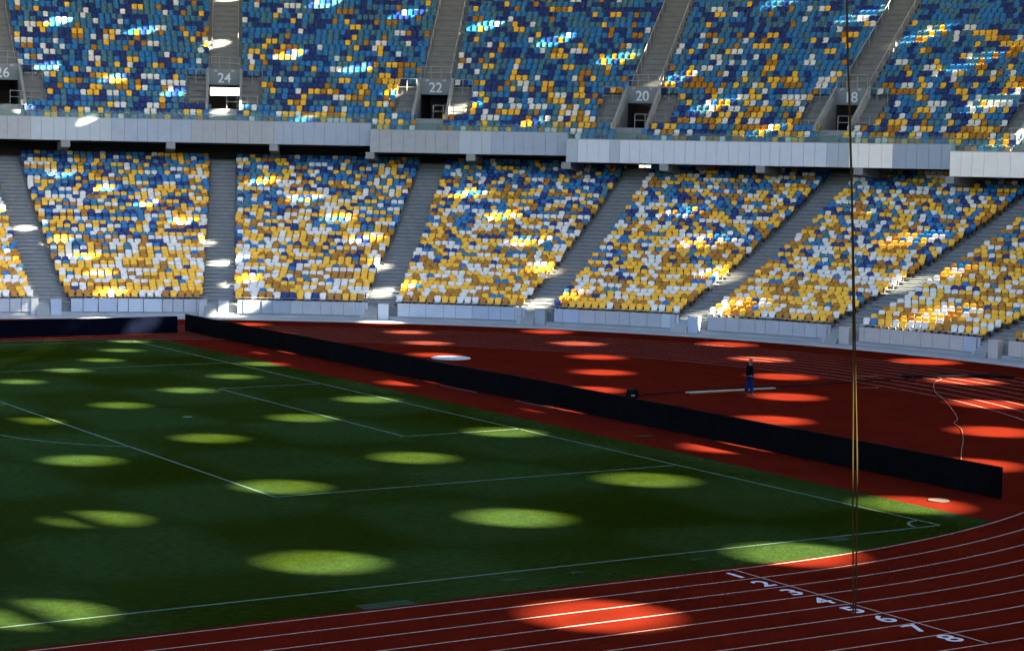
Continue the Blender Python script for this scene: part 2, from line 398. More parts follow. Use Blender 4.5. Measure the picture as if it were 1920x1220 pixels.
# plinth under the front panels
pb = MB()
for i in range(len(Ls)-1):
    a, b = Ls[i], Ls[i+1]
    pb.quad(P(a, 53.28, 0.0), P(b, 53.28, 0.0), P(b, 53.28, 0.27), P(a, 53.28, 0.27))
    pb.quad(P(a, 53.28, 0.27), P(b, 53.28, 0.27), P(b, 53.5, 0.27), P(a, 53.5, 0.27))
pb.build('plinth', M['apron'], low)
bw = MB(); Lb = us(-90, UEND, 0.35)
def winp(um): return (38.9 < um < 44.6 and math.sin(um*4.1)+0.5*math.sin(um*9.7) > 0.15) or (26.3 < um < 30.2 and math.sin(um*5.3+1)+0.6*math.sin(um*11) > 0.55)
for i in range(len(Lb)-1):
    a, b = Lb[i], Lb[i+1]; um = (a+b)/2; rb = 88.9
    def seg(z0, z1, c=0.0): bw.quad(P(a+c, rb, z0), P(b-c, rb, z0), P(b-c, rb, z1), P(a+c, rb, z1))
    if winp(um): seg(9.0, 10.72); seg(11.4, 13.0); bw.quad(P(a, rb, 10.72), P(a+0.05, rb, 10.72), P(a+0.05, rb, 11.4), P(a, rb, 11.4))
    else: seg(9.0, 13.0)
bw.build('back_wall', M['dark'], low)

# front panels, one barrier per block
def wallbox(mb, ua, t0, t1, r0, r1, z0, z1, mi=0):
    a = [P(ua, r0, z0, t0), P(ua, r0, z0, t1), P(ua, r1, z0, t1), P(ua, r1, z0, t0)]
    mb.hexa([*a, *[(p[0], p[1], z1) for p in a]], mi)
blocks = []
AE = [-5.4]+AISLES+[101.0]
BN = {}
for i in range(len(AE)-1):
    blocks.append((AE[i], AE[i+1]))
blk_desc = {6.35: 'below the block at the far right edge', 18.1: 'below the right-hand block, left of the last stair aisle', 29.85: 'below the fourth full block from the left',
            41.6: 'below the middle block, right of centre', 53.45: 'below the block left of centre', 65.35: 'below the second block from the left', 77.3: 'below the first full block from the left, behind the short black board',
            89.2: 'below the block at the left edge', -5.4: 'below the block beyond the right edge'}
for (ua, ub) in blocks:
    par = empty('barrier_wall', P((ua+ub)/2, 53.2, 0))
    pn = MB(); r = 53.2
    arc0 = 1.32/r/math.pi*180; arc1 = 0.74/r/math.pi*180
    u = ua+arc1; end = ub-arc0
    tone = rnd.choice([0, 1, 2]); left = rnd.randint(2, 5)
    sea = MB()
    while u < end-0.3:
        wd = rnd.choice([0.72, 0.85, 1.0, 1.15, 1.25]); du = wd/r/math.pi*180
        if u+du > end-0.2: du = end-u
        left -= 1
        if left <= 0:
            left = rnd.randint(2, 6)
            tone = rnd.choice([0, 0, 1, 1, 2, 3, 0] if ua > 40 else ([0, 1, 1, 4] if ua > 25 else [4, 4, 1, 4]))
        um = u+du/2; hwid = math.radians(du)*r/2-0.012
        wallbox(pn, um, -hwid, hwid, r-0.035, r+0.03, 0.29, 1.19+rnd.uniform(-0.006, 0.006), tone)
        wallbox(sea, um, hwid+0.001, hwid+0.023, r-0.02, r+0.03, 0.29, 1.18)
        u += du
    o = pn.build('wall_panels', PAN, par); o2 = sea.build('panel_seams', M['seam'], par)
    rl_ = MB(); uu = us(ua+arc1, ub-arc0, 1.2)
    rl_.tube([P(x, r+0.10, 1.36) for x in uu], 0.022, 5)
    for x in uu[::1]: rl_.tube([P(x, r+0.10, 1.1), P(x, r+0.10, 1.36)], 0.015, 4)
    o3 = rl_.build('handrail', M['steel'], par)
    # low drain brackets under panels
    for o_ in (o, o2, o3): o_.matrix_parent_inverse = Matrix.Translation(par.location).inverted()
    tag(par, 'grey panelled barrier wall '+blk_desc.get(ua, 'of the stand'), 'barrier wall', 'panelled barrier walls along the track')
# gate stairs and end box at the aisle feet
gd = {6.35: 'at the far right edge', 18.1: 'at the foot of the right-hand aisle', 29.85: 'at the foot of the fifth aisle from the left', 41.6: 'at the foot of the aisle right of centre',
      53.45: 'beside the brightly lit patch of wall', 65.35: 'at the foot of the second aisle from the left', 77.3: 'at the left, behind the short black board', 89.2: 'beyond the left edge'}
for ua in AISLES:
    par = empty('access_gate', P(ua, 53.2, 0))
    e = MB()
    for j in range(5):
        wallbox(e, ua, 0.05, 0.95, 52.75+0.14*j, 53.62, 0.05 if j == 0 else 0.04+0.175*j, 0.04+0.175*(j+1))
    o = e.build('steps', M['apron'] if ua in (29.85,) else M['concrete'], par)
    b = MB(); wallbox(b, ua, -0.72, 0.0, 52.95, 53.49, 0.06, 1.14)
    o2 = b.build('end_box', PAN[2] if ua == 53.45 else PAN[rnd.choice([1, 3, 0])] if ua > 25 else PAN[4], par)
    c = MB(); wallbox(c, ua, 0.96, 1.30, 53.05, 53.49, 0.06, 1.15)
    o3 = c.build('side_box', PAN[1], par)
    for o_ in (o, o2, o3): o_.matrix_parent_inverse = Matrix.Translation(par.location).inverted()
    tag(par, 'short steps through the barrier wall '+gd[ua], 'access steps', 'access steps at the aisle feet')

# ------------------------------------------------------------------ upper stand
RU0 = 78.6; NU = 27
def ru(k): return RU0+0.8*k
def zu(k): return 12.5+0.5*k
ST = [(-90.0, 22.15, -1), (22.15, 45.0, 0), (45.0, 56.75, 1), (56.75, 354.39+4, 2)]   # fascia steps
def kf(u):
    for a, b, k in ST:
        if a <= u < b: return k
    return 2
uppr = tag(empty('upper_stand'), 'upper grandstand tier of concrete terraces with numbered entrances', 'grandstand')
PW = 1.28   # half width of entrance notch
tr = MB(); U1 = 354.39
for k in range(-1, NU+1):
    # arcs of this row
    arcs = []
    for a, b, k0 in ST:
        if k >= k0: arcs.append([a, b])
    mer = []
    for a in arcs:
        if mer and abs(mer[-1][1]-a[0]) < 1e-6: mer[-1][1] = a[1]
        else: mer.append(list(a))
    cuts = []
    r = ru(k)
    for ua in AISLES:
        kk = k-kf(ua)
        if 3 <= kk <= 7:
            d = math.degrees(PW/(r+0.4)); cuts.append((ua-d, ua+d))
    seg = []
    for a, b in mer:
        x = a
        for c0, c1 in sorted(cuts):
            if a < c0 < b: seg.append((x, c0)); x = c1
        seg.append((x, b))
    for a, b in seg:
        ls = us(a, b, 2.0)
        for i in range(len(ls)-1):
            p, q = ls[i], ls[i+1]
            z1 = zu(k); z0 = z1-0.5; r2 = ru(k+1) if k < NU else r+3.5
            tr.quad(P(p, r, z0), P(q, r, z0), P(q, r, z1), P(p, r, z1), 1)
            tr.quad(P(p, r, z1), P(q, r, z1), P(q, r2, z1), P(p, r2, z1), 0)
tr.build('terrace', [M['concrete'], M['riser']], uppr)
# soffit under the tier and dark back wall
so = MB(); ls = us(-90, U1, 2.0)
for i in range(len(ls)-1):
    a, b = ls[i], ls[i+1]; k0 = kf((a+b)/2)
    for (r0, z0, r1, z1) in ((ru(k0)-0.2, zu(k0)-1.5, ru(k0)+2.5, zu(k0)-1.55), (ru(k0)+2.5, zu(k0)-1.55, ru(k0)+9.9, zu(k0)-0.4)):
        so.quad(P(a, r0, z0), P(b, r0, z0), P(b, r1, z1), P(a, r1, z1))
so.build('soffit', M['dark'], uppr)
# fascia: panels as straight facets between beams, beams below
BEAM = [74.25, 68.34, 62.42, 56.75, 50.78, 45.0, 39.19, 33.46, 27.72, 22.15]
bm_all = [-89.0+5.86*i for i in range(19)]
bm_all = [x for x in bm_all if x < 20]+[22.15, 27.72, 33.46, 39.19, 45.0, 50.78, 56.75, 62.42, 68.34, 74.25, 80.1, 86.0]+[91+6.2*i for i in range(43)]
bm_all = [b for b in bm_all if b < U1]
for bi in range(len(bm_all)-1):
    pass
for a, b, k0 in ST:
    par = MB(); sm = MB(); cp = MB(); r = ru(k0)-0.28; zt = zu(k0)+0.40; zb = zt-1.82
    b = min(b, U1)
    bs = [x for x in bm_all if a+0.2 < x < b-0.2]; bs = [a]+bs+[b]
    tone = 0
    for i in range(len(bs)-1):
        A = Vector(P(bs[i], r, 0)); B = Vector(P(bs[i+1], r, 0)); Lc = (B-A).length
        n = max(1, round(Lc/0.92)); d = (B-A)/Lc; nrm = Vector((d.y, -d.x, 0))
        if nrm.dot(Vector(P(bs[i], r+1, 0))-A) < 0: nrm = -nrm
        cuts = [0.0]; 
        for j in range(n): cuts.append(cuts[-1]+rnd.uniform(0.86, 1.14))
        cuts = [c*Lc/cuts[-1] for c in cuts]
        um = (bs[i]+bs[i+1])/2
        for j in range(n):
            if rnd.random() < 0.22:
                tone = rnd.choice([0, 0, 2, 2, 1, 3]) if um > 46 else (rnd.choice([2, 2, 6, 6]) if um > 38 else rnd.choice([6, 6, 5, 2]) if um > 29 else 5)  # paler towards the right: the stronger light there is painted into the panels
            p = A+d*(cuts[j]+0.012); q = A+d*(cuts[j+1]-0.012); th = nrm*0.08
            tl = rnd.uniform(-0.010, 0.010); tn = nrm*tl
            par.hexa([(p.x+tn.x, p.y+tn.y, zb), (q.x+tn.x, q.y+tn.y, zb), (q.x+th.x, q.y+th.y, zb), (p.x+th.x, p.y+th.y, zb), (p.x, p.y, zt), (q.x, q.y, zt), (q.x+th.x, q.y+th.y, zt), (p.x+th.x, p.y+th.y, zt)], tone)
        p = A+nrm*0.05; q = B+nrm*0.05; th = nrm*0.15
        sm.hexa([(p.x, p.y, zb+0.01), (q.x, q.y, zb+0.01), (q.x+th.x, q.y+th.y, zb+0.01), (p.x+th.x, p.y+th.y, zb+0.01), (p.x, p.y, zt-0.01), (q.x, q.y, zt-0.01), (q.x+th.x, q.y+th.y, zt-0.01), (p.x+th.x, p.y+th.y, zt-0.01)])
        p = A-nrm*0.03; q = B-nrm*0.03; th = nrm*0.26
        cp.hexa([(p.x, p.y, zt+0.003), (q.x, q.y, zt+0.003), (q.x+th.x, q.y+th.y, zt+0.003), (p.x+th.x, p.y+th.y, zt+0.003), (p.x, p.y, zt+0.05), (q.x, q.y, zt+0.05), (q.x+th.x, q.y+th.y, zt+0.05), (p.x+th.x, p.y+th.y, zt+0.05)])
    par.build('fascia', PAN, uppr); sm.build('fascia_backing', M['seam'], uppr); cp.build('coping', M['steel'], uppr)
    gl = MB(); lg = us(a, b, 1.2)
    for i in range(len(lg)-1):
        gl.quad(P(lg[i], r+0.12, zt+0.05), P(lg[i+1]-0.02, r+0.12, zt+0.05), P(lg[i+1]-0.02, r+0.12, zt+0.62), P(lg[i], r+0.12, zt+0.62))
    gl.build('glass_balustrade', M['glass'], uppr)
for u in bm_all:
    k0 = min(kf(u-0.3), kf(u+0.3)); r = ru(k0)-0.22; z = zu(k0)+0.40-1.83
    b = MB(); a = [P(u, r, z-0.52, -0.36), P(u, r, z-0.52, 0.36), P(u, r+4.5, z-0.9, 0.36), P(u, r+4.5, z-0.9, -0.36)]
    t = [P(u, r, z, -0.36), P(u, r, z, 0.36), P(u, r+4.5, z, 0.36), P(u, r+4.5, z, -0.36)]
    b.hexa([*a, *t]); b.build('raker_beam', M['portal'], uppr)

def rail(mb, p0, p1, h=1.05, posts=3, mids=(0.5,), rr=0.024):
    p0 = Vector(p0); p1 = Vector(p1)
    for z in (h,)+tuple(m*h for m in mids): mb.tube([p0+Vector((0, 0, z)), p1+Vector((0, 0, z))], rr, 5)
    for i in range(posts):
        q = p0.lerp(p1, i/(posts-1)); mb.tube([q, q+Vector((0, 0, h))], rr, 5)
for ua in AISLES:
    k0 = kf(ua); ks = k0+3; zf = zu(k0)+1.42; rs = ru(ks)-0.02; rn = ru(k0+8)-0.25; zc = zf+2.08; zt = zu(k0+8)+0.85
    par = empty('entrance', (0, 0, 0)); par.parent = uppr
    # one mesh of walls; number wall separate
    wl = MB()
    for s in (-1, 1):
        t0, t1 = sorted((s*PW, s*(PW+0.2)))
        zz = lambda r: zu(0)+(r-ru(0))*0.625+0.62
        ra, rb = rs-0.7, rn+0.35
        bot = [P(ua, ra, zf-1.2, t0), P(ua, ra, zf-1.2, t1), P(ua, rb, zf-1.2, t1), P(ua, rb, zf-1.2, t0)]
        top = [P(ua, ra, zz(ra), t0), P(ua, ra, zz(ra), t1), P(ua, rb, zz(rb)+0.25, t1), P(ua, rb, zz(rb)+0.25, t0)]
        wl.hexa([*bot, *top])
        # inner passage walls
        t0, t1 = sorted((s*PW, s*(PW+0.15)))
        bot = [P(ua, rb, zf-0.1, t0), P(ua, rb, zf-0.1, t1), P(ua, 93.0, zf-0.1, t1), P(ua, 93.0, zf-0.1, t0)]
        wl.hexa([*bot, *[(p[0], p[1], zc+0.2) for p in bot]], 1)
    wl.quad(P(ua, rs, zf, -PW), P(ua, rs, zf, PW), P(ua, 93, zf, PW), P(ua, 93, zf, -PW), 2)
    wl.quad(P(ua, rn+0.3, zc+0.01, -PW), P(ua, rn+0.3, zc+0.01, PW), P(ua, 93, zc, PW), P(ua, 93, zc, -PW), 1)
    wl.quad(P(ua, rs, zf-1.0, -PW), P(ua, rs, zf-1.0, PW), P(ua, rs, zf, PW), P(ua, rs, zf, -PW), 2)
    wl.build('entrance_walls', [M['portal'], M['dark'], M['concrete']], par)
    nw = MB(); wallbox(nw, ua, -PW+0.002, PW-0.002, rn, rn+0.28, zc, zt); nw.build('number_wall', M['darknum'], par)
    ox, oy, nx, ny, _ = frame(ua)
    c = Vector(P(ua, rn-0.012, (zc+zt)/2-0.12))
    xax = Vector((ny, -nx, 0)); zax = Vector((-nx, -ny, 0)); yax = Vector((0, 0, 1))
    mt = Matrix((( xax.x, yax.x, zax.x, c.x), (xax.y, yax.y, zax.y, c.y), (xax.z, yax.z, zax.z, c.z), (0, 0, 0, 1)))
    textmesh('section_number', SECNO[ua], 1.15, M['wallnum'], mt, par, bold=0.012)
    for s in (-1, 1):
        lp = MB(); wallbox(lp, ua, s*0.72-0.14, s*0.72+0.14, rn-0.14, rn-0.002, zt-0.24, zt-0.06); lp.build('wall_lamp', PAN[1], par)
    def grail(*a):
        q = MB(); rail(q, *a); q.build('guard_rail', M['steel'], par)
    grail(P(ua, rn+0.14, zt, -PW), P(ua, rn+0.14, zt, PW), 1.0, 4, (0.5,))
    for s in (-1, 1):
        grail(P(ua, rn-0.6, zu(k0+7)+0.02, s*(PW+0.25)), P(ua, rn-0.6, zu(k0+7)+0.02, s*(PW+1.9)), 1.25, 3, (0.45,))
    # guard rail at the foot of the side stairs
    grail(P(ua, rs+0.1, zf, -0.25), P(ua, rs+0.1, zf, -PW-1.5), 1.1, 4, (0.55,), 0.028)
    grail(P(ua, rs+0.1, zf-0.35, PW+0.2), P(ua, rs+0.1, zf-0.35, PW+1.5), 1.1, 3, (0.55,), 0.024)
    # stairs
    st = MB()
    def step(k, t0, t1):
        r = ru(k); z = zu(k)
        for (d0, d1, h) in ((0.0, 0.27, 0.167), (0.27, 0.53, 0.0)): pass
        a = [P(ua, r-0.53, z-0.52, t0), P(ua, r-0.53, z-0.52, t1), P(ua, r-0.01, z-0.52, t1), P(ua, r-0.01, z-0.52, t0)]
        st.hexa([*a, *[(p[0], p[1], z-0.335) for p in a]], 0)
        a = [P(ua, r-0.27, z-0.335, t0), P(ua, r-0.27, z-0.335, t1), P(ua, r-0.012, z-0.335, t1), P(ua, r-0.012, z-0.335, t0)]
        st.hexa([*a, *[(p[0], p[1], z-0.17) for p in a]], 0)
        for rr_, zz_ in ((r-0.53, z-0.335), (r-0.27, z-0.17), (r, z)):
            a = [P(ua, rr_-0.015, zz_-0.05, t0), P(ua, rr_-0.015, zz_-0.05, t1), P(ua, rr_+0.04, zz_-0.05, t1), P(ua, rr_+0.04, zz_-0.05, t0)]
            st.hexa([*a, *[(p[0], p[1], zz_+0.005) for p in a]], 1)
    for k in range(k0+1, k0+3): step(k, -0.72, 0.72)
    for k in range(k0+2, k0+9):
        step(k, PW+0.21, PW+1.6); step(k, -PW-1.6, -PW-0.21)
    for k in range(k0+9, NU+1): step(k, -1.05, 1.05)
    st.build('aisle_stairs', [M['stair2'], M['riser']], uppr)
    hr = MB()
    for s in (-1, 1):
        hr.tube([P(ua, ru(k0+9), zu(k0+9)+0.85, s*1.12), P(ua, ru(NU), zu(NU)+0.85, s*1.12)], 0.022, 5)
        for k in range(k0+9, NU+1, 2): hr.tube([P(ua, ru(k)+0.1, zu(k), s*1.12), P(ua, ru(k)+0.1, zu(k)+0.87, s*1.12)], 0.02, 5)
    hr.build('stair_handrail', M['steel'], uppr)
tp = MB(); lt = us(-60, 130, 1.45)
tp.tube([P(x, ru(NU)+1.2, zu(NU)+1.05) for x in lt], 0.025, 5)
for x in lt: tp.tube([P(x, ru(NU)+1.2, zu(NU)), P(x, ru(NU)+1.2, zu(NU)+1.05)], 0.022, 4)
tp.build('top_handrail', M['steel'], uppr)
# outer facade
fa = MB(); lf = us(-90, U1, 1.0)
for i in range(len(lf)-1):
    a, b = lf[i], lf[i+1]; um = (a+b)/2; rf_ = 103.9
    def seg(z0, z1): fa.quad(P(a, rf_, z0), P(b, rf_, z0), P(b, rf_, z1), P(a, rf_, z1))
    if abs(um-65.35) < 2.0: seg(-0.05, 16.6); seg(19.0, 27.6)
    elif 38.4 < um < 45.2 or 26.0 < um < 30.5: seg(-0.05, 10.0); seg(12.0, 27.6)
    else: seg(-0.05, 27.6)
fa.build('outer_wall', M['portal'], uppr)

# ------------------------------------------------------------------ seats
def seat_proto():
    prof = [(-0.205, 0.345, 0.195, 0.0), (-0.225, 0.40, 0.225, 0.0), (-0.19, 0.435, 0.235, 0.0), (0.02, 0.405, 0.215, 0.012), (0.15, 0.415, 0.195, 0.02),
            (0.195, 0.48, 0.205, 0.035), (0.225, 0.64, 0.235, 0.05), (0.248, 0.78, 0.245, 0.05), (0.275, 0.825, 0.222, 0.04), (0.30, 0.80, 0.19, 0.035)]
    cols = (-1, -0.62, 0, 0.62, 1)
    v = []; f = []; mi = []
    for (y, z, wd, cv) in prof:
        for c in cols:
            lift = cv*c*c
            drop = (0.035*c**4+0.008*c*c) if 0.75 < z else 0.0
            isb = z > 0.45
            v.append((c*wd, y-(lift if isb else 0), z-drop+(lift*0.8 if not isb else 0)))
    nc = len(cols); npf = len(prof)
    for i in range(npf-1):
        for j in range(nc-1):
            f.append((i*nc+j, i*nc+j+1, (i+1)*nc+j+1, (i+1)*nc+j)); mi.append(0)
    n = len(v)      # rear skin
    back = [(-0.17, 0.33, 0.16), (0.20, 0.35, 0.17), (0.26, 0.60, 0.19), (0.30, 0.79, 0.185)]
    for (y, z, wd) in back:
        for c in (-1, 1): v.append((c*wd, y, z))
    for i in range(3): f.append((n+i*2, n+i*2+2, n+i*2+3, n+i*2+1)); mi.append(0)
    # sides
    for s, cidx, b in ((0, 0, 0), (1, nc-1, 1)):
        loop = [i*nc+cidx for i in range(npf)]
        f.append((loop[0], loop[1], loop[2], loop[3], n+b)); mi.append(0)
        f.append((loop[3], loop[4], n+2+b, n+b)); mi.append(0)
        f.append((loop[4], loop[5], loop[6], n+4+b, n+2+b)); mi.append(0)
        f.append((loop[6], loop[7], loop[8], n+6+b, n+4+b)); mi.append(0)
    # leg
    n = len(v)
    for z in (0.0, 0.36):
        for (x, y) in ((-0.04, 0.02), (0.04, 0.02), (0.04, 0.2), (-0.04, 0.2)): v.append((x, y, z))
    for q in ((0, 1, 5, 4), (1, 2, 6, 5), (2, 3, 7, 6), (3, 0, 4, 7)): f.append(tuple(n+i for i in q)); mi.append(1)
    return np.array(v), f, mi
SV, SF, SM = seat_proto()
seats = []     # x,y,z,ang,colour,tier,block,row,index-from-left-aisle,count
def block_rows(tier, ua, ub):
    if tier == 'lower': rows = [(k, rl(k), zl(k)) for k in range(NL)]
    else: rows = [(k, ru(k), zu(k)) for k in range(-1, NU)]
    for k, r, z in rows:
        rs_ = r+0.42; e = frame((ua+ub)/2)[4]
        if tier == 'lower': lo = [ua, 1.0]; hi = [ub, 1.0]
        else:
            def gap(u):
                kk = k-kf(u)
                return 0.95 if kk < 3 else (PW+1.75 if kk < 8 else 1.3)
            lo = [ua, gap(ua)]; hi = [ub, gap(ub)]
        rr = rs_+e
        a = ua+math.degrees(lo[1]/rr); b = ub-math.degrees(hi[1]/rr)
        if ua < 90 < ub: pass
        if tier == 'upper':
            # split where the fascia steps: rows in front of it do not exist
            for s0, s1, k0 in ST:
                aa, bb = max(a, s0+0.25), min(b, s1-0.25)
                if k == k0 or k < k0+0:
                    pass
            spans = []
            ok = [(s0, s1) for s0, s1, k0 in ST if k >= k0]
            lo_u = min(s[0] for s in ok) if ok else None
            if not ok: continue
            hi_u = max(s[1] for s in ok)
            if a >= hi_u: continue
            b2 = min(b, hi_u-0.3) if hi_u < b else b
            a2 = max(a, lo_u)
            if b2-a2 < 0.6: continue
            a, b = a2, b2
        if ua >= 89: ln = (b-a)
        else: ln = math.radians(b-a)*rr
        sp = 0.53; n = int(ln/sp)
        off = (ln-n*sp)/2+sp/2
        for i in range(n):
            if ua >= 89: u = a+off+i*sp
            else: u = a+math.degrees((off+i*sp)/rr)
            ox, oy, nx, ny, e2 = frame(u)
            p = P(u, rs_, z)
            ang = math.atan2(ny, nx)-math.pi/2
            f_ = k/NL if tier == 'lower' else (k+1)/NU
            if tier == 'lower':
                bl = 0.06+0.60*f_**1.35
                if k < 8: bl *= 0.55
                pw = [(1-bl)*0.39, (1-bl)*0.27, (1-bl)*0.34, bl*0.40, bl*0.25, bl*0.35]
            else:
                wm = 0.50*(1-f_)**1.1+0.055
                if u > 60: wm = 0.22*(1-f_)+0.14
                bl = 1-wm
                pw = [wm*0.38, wm*0.30, wm*0.32, bl*0.34, bl*0.33, bl*0.33]
            c = rnd.choices(range(6), pw)[0]
            if i and rnd.random() < 0.12: c = seats[-1][4]
            seats.append((p[0], p[1], p[2], ang, c, tier, ua, k, n-1-i, n))
vb = [(AE[i], AE[i+1]) for i in range(len(AE)-1)]
for ua, ub in vb:
    block_rows('lower', ua, ub); block_rows('upper', ua, ub)
A = np.array([[s[0], s[1], s[2]+0.6] for s in seats])
d = A-CAM; zc_ = d@fw; px = 960+FPX*(d@rt)/zc_; py = 610-FPX*(d@up)/zc_
inf = (px > 4) & (px < 1916) & (py > 4) & (py < 1216)
keep = (px > -500) & (px < 2400) & (py > -260)
dist = np.linalg.norm(d, axis=1)
order = [i for i in np.argsort(dist) if inf[i] and seats[i][5] == 'lower'][:300]
single = set(order)
ORD = ['front', 'second', 'third', 'fourth', 'fifth', 'sixth', 'seventh', 'eighth', 'ninth', 'tenth', 'eleventh', 'twelfth', 'thirteenth', 'fourteenth', 'fifteenth', 'sixteenth', 'seventeenth', 'eighteenth', 'nineteenth', 'twentieth', 'twenty-first', 'twenty-second', 'twenty-third', 'twenty-fourth', 'twenty-fifth', 'twenty-sixth', 'twenty-seventh', 'twenty-eighth', 'twenty-ninth', 'thirtieth']
CN = ['bright yellow', 'dark ochre', 'white', 'mid-blue', 'steel-blue', 'navy blue']
smesh = []
for ci, k in enumerate(SK):
    me = bpy.data.meshes.new('seat'); me.from_pydata([tuple(v) for v in SV], [], SF)
    me.materials.append(M['seat_'+k]); me.materials.append(M['mount']); me.polygons.foreach_set('material_index', SM)
    me.polygons.foreach_set('use_smooth', [True]*len(SF)); me.update(); smesh.append(me)
BD = {6.35: 'rightmost block in view', 18.1: 'block second from right', 29.85: 'block under number 18', -5.4: 'block beyond right edge', 41.6: 'block between 18 and 20'}
for i in order:
    x, y, z, ang, c, tier, ua, k, j, n = seats[i]
    o = bpy.data.objects.new('stadium_seat', smesh[c]); col.objects.link(o)
    o.location = (x, y, z); o.rotation_euler.z = ang
    side = ORD[j] if j < n/2 else ORD[n-1-j]
    if side == 'front': side = 'first'
    tag(o, '%s seat, %s row, %s from %s aisle, %s' % (CN[c], ORD[k], side, 'left' if j < n/2 else 'right', BD.get(ua, 'lower stand')), 'seat', 'seats in the lower stand')
# all the others: one object
rest = [i for i in range(len(seats)) if i not in single and keep[i]]
nv, nf = len(SV), len(SF)
ca = np.array([[math.cos(seats[i][3]), math.sin(seats[i][3])] for i in rest]); pos = np.array([seats[i][:3] for i in rest])
V = np.empty((len(rest), nv, 3))
V[:, :, 0] = pos[:, 0:1]+ca[:, 0:1]*SV[None, :, 0]-ca[:, 1:2]*SV[None, :, 1]
V[:, :, 1] = pos[:, 1:2]+ca[:, 1:2]*SV[None, :, 0]+ca[:, 0:1]*SV[None, :, 1]
V[:, :, 2] = pos[:, 2:3]+SV[None, :, 2]
V = V.reshape(-1, 3)
lt_ = np.array([len(f) for f in SF]); li = np.concatenate([np.array(f) for f in SF])
LI = (li[None, :]+(np.arange(len(rest))*nv)[:, None]).ravel(); LT = np.tile(lt_, len(rest)); LS = np.concatenate([[0], np.cumsum(LT)[:-1]])
me = bpy.data.meshes.new('seat_rows')
me.vertices.add(len(V)); me.vertices.foreach_set('co', V.ravel())
me.loops.add(len(LI)); me.loops.foreach_set('vertex_index', LI.astype(np.int32))
me.polygons.add(len(LT)); me.polygons.foreach_set('loop_start', LS.astype(np.int32)); me.polygons.foreach_set('loop_total', LT.astype(np.int32))
for k in SK: me.materials.append(M['seat_'+k])
me.materials.append(M['mount'])
mi = np.array(SM); MI = np.where(mi[None, :] == 1, 6, np.array([seats[i][4] for i in rest])[:, None]).ravel()
me.polygons.foreach_set('material_index', MI.astype(np.int32)); me.polygons.foreach_set('use_smooth', np.ones(len(LT), bool))
me.update(calc_edges=True); me.validate()
o = bpy.data.objects.new('stadium_seat_rows', me); col.objects.link(o)
tag(o, 'thousands of yellow, ochre, white and blue plastic seats filling both tiers', 'seats', kind='stuff')
print('seats', len(seats), 'rest', len(rest))
# steel bars that carry the seats of the upper tier
sr = MB()
for ua, ub in vb:
    for k in range(-1, NU):
        if k < kf((ua+ub)/2): continue
        def gap(u):
            kk = k-kf(u); return 1.0 if kk < 3 else (PW+1.8 if kk < 8 else 1.35)
        rr = ru(k)+0.76; e = frame((ua+ub)/2)[4]
        if ua >= 89: a, b = ua+gap(ua), ub-gap(ub)
        else: a = ua+math.degrees(gap(ua)/(rr+e)); b = ub-math.degrees(gap(ub)/(rr+e))
        sr.tube([P(x, rr, zu(k)+0.66) for x in us(a, b, 2.5)], 0.014, 4)
sr.build('seat_support_bar', M['steel'], uppr)

# ------------------------------------------------------------------ black boards
def board(name, A, B, h, mt, label, npan, tilt=0.0, nose=None):
    A = Vector(A); B = Vector(B); d = (B-A).normalized(); n = Vector((-d.y, d.x, 0)); Lc = (B-A).length
    root = empty(name, A)
    inv = Matrix.Translation(A).inverted()
    for i in range(npan):
        e = MB(); p = A+d*(Lc*i/npan+0.003); q = A+d*(Lc*(i+1)/npan-0.003)
        off = n*rnd.uniform(-0.004, 0.004); z0 = 0.05+rnd.uniform(0, 0.01); z1 = h+rnd.uniform(-0.012, 0.012)
        p += off; q += off; th = n*0.10; lean = n*tilt
        e.hexa([(p.x, p.y, z0), (q.x, q.y, z0), (q.x+th.x, q.y+th.y, z0), (p.x+th.x, p.y+th.y, z0), (p.x+lean.x, p.y+lean.y, z1), (q.x+lean.x, q.y+lean.y, z1), (q.x+th.x+lean.x, q.y+th.y+lean.y, z1), (p.x+th.x+lean.x, p.y+th.y+lean.y, z1)])
        o = e.build('panel', mt, root); o.matrix_parent_inverse = inv
        f = MB(); m_ = p.lerp(q, 0.5); a = m_+th
        f.tube([(a.x, a.y, h*0.8), (a.x+n.x*0.7, a.y+n.y*0.7, 0.03)], 0.02, 5); f.tube([(a.x, a.y, 0.03), (a.x+n.x*0.7, a.y+n.y*0.7, 0.03)], 0.02, 5)
        f.tube([(a.x, a.y, 0.0), (a.x, a.y, h*0.8)], 0.02, 5)
        o = f.build('foot', M['rubber'], root); o.matrix_parent_inverse = inv
    return tag(root, label, 'perimeter board')
board('perimeter_board', (57.8, 38.6, 0), (57.8, -31.35, 0), 1.13, M['board'], 'very long black board running diagonally behind the goal line', 24)
board('perimeter_board', (26.0, 38.25, 0), (57.05, 38.0, 0), 1.07, M['navyboard'], 'shorter navy-black board along the far touchline at the left', 9)
for (y0, y1, lab) in ((6.2, 1.2 + 1.6, 'leftmost thin pale strip at the foot of the long black board'), (-0.7, -4.0, 'middle thin pale strip at the foot of the long black board'), (-4.4, -5.2, 'shortest thin pale strip at the foot of the long black board')):
    e = MB(); e.box(57.60, 57.66, min(y0, y1), max(y0, y1), 0.004, 0.03); tag(e.build('edge_strip', M['cover2']), lab, 'strip')
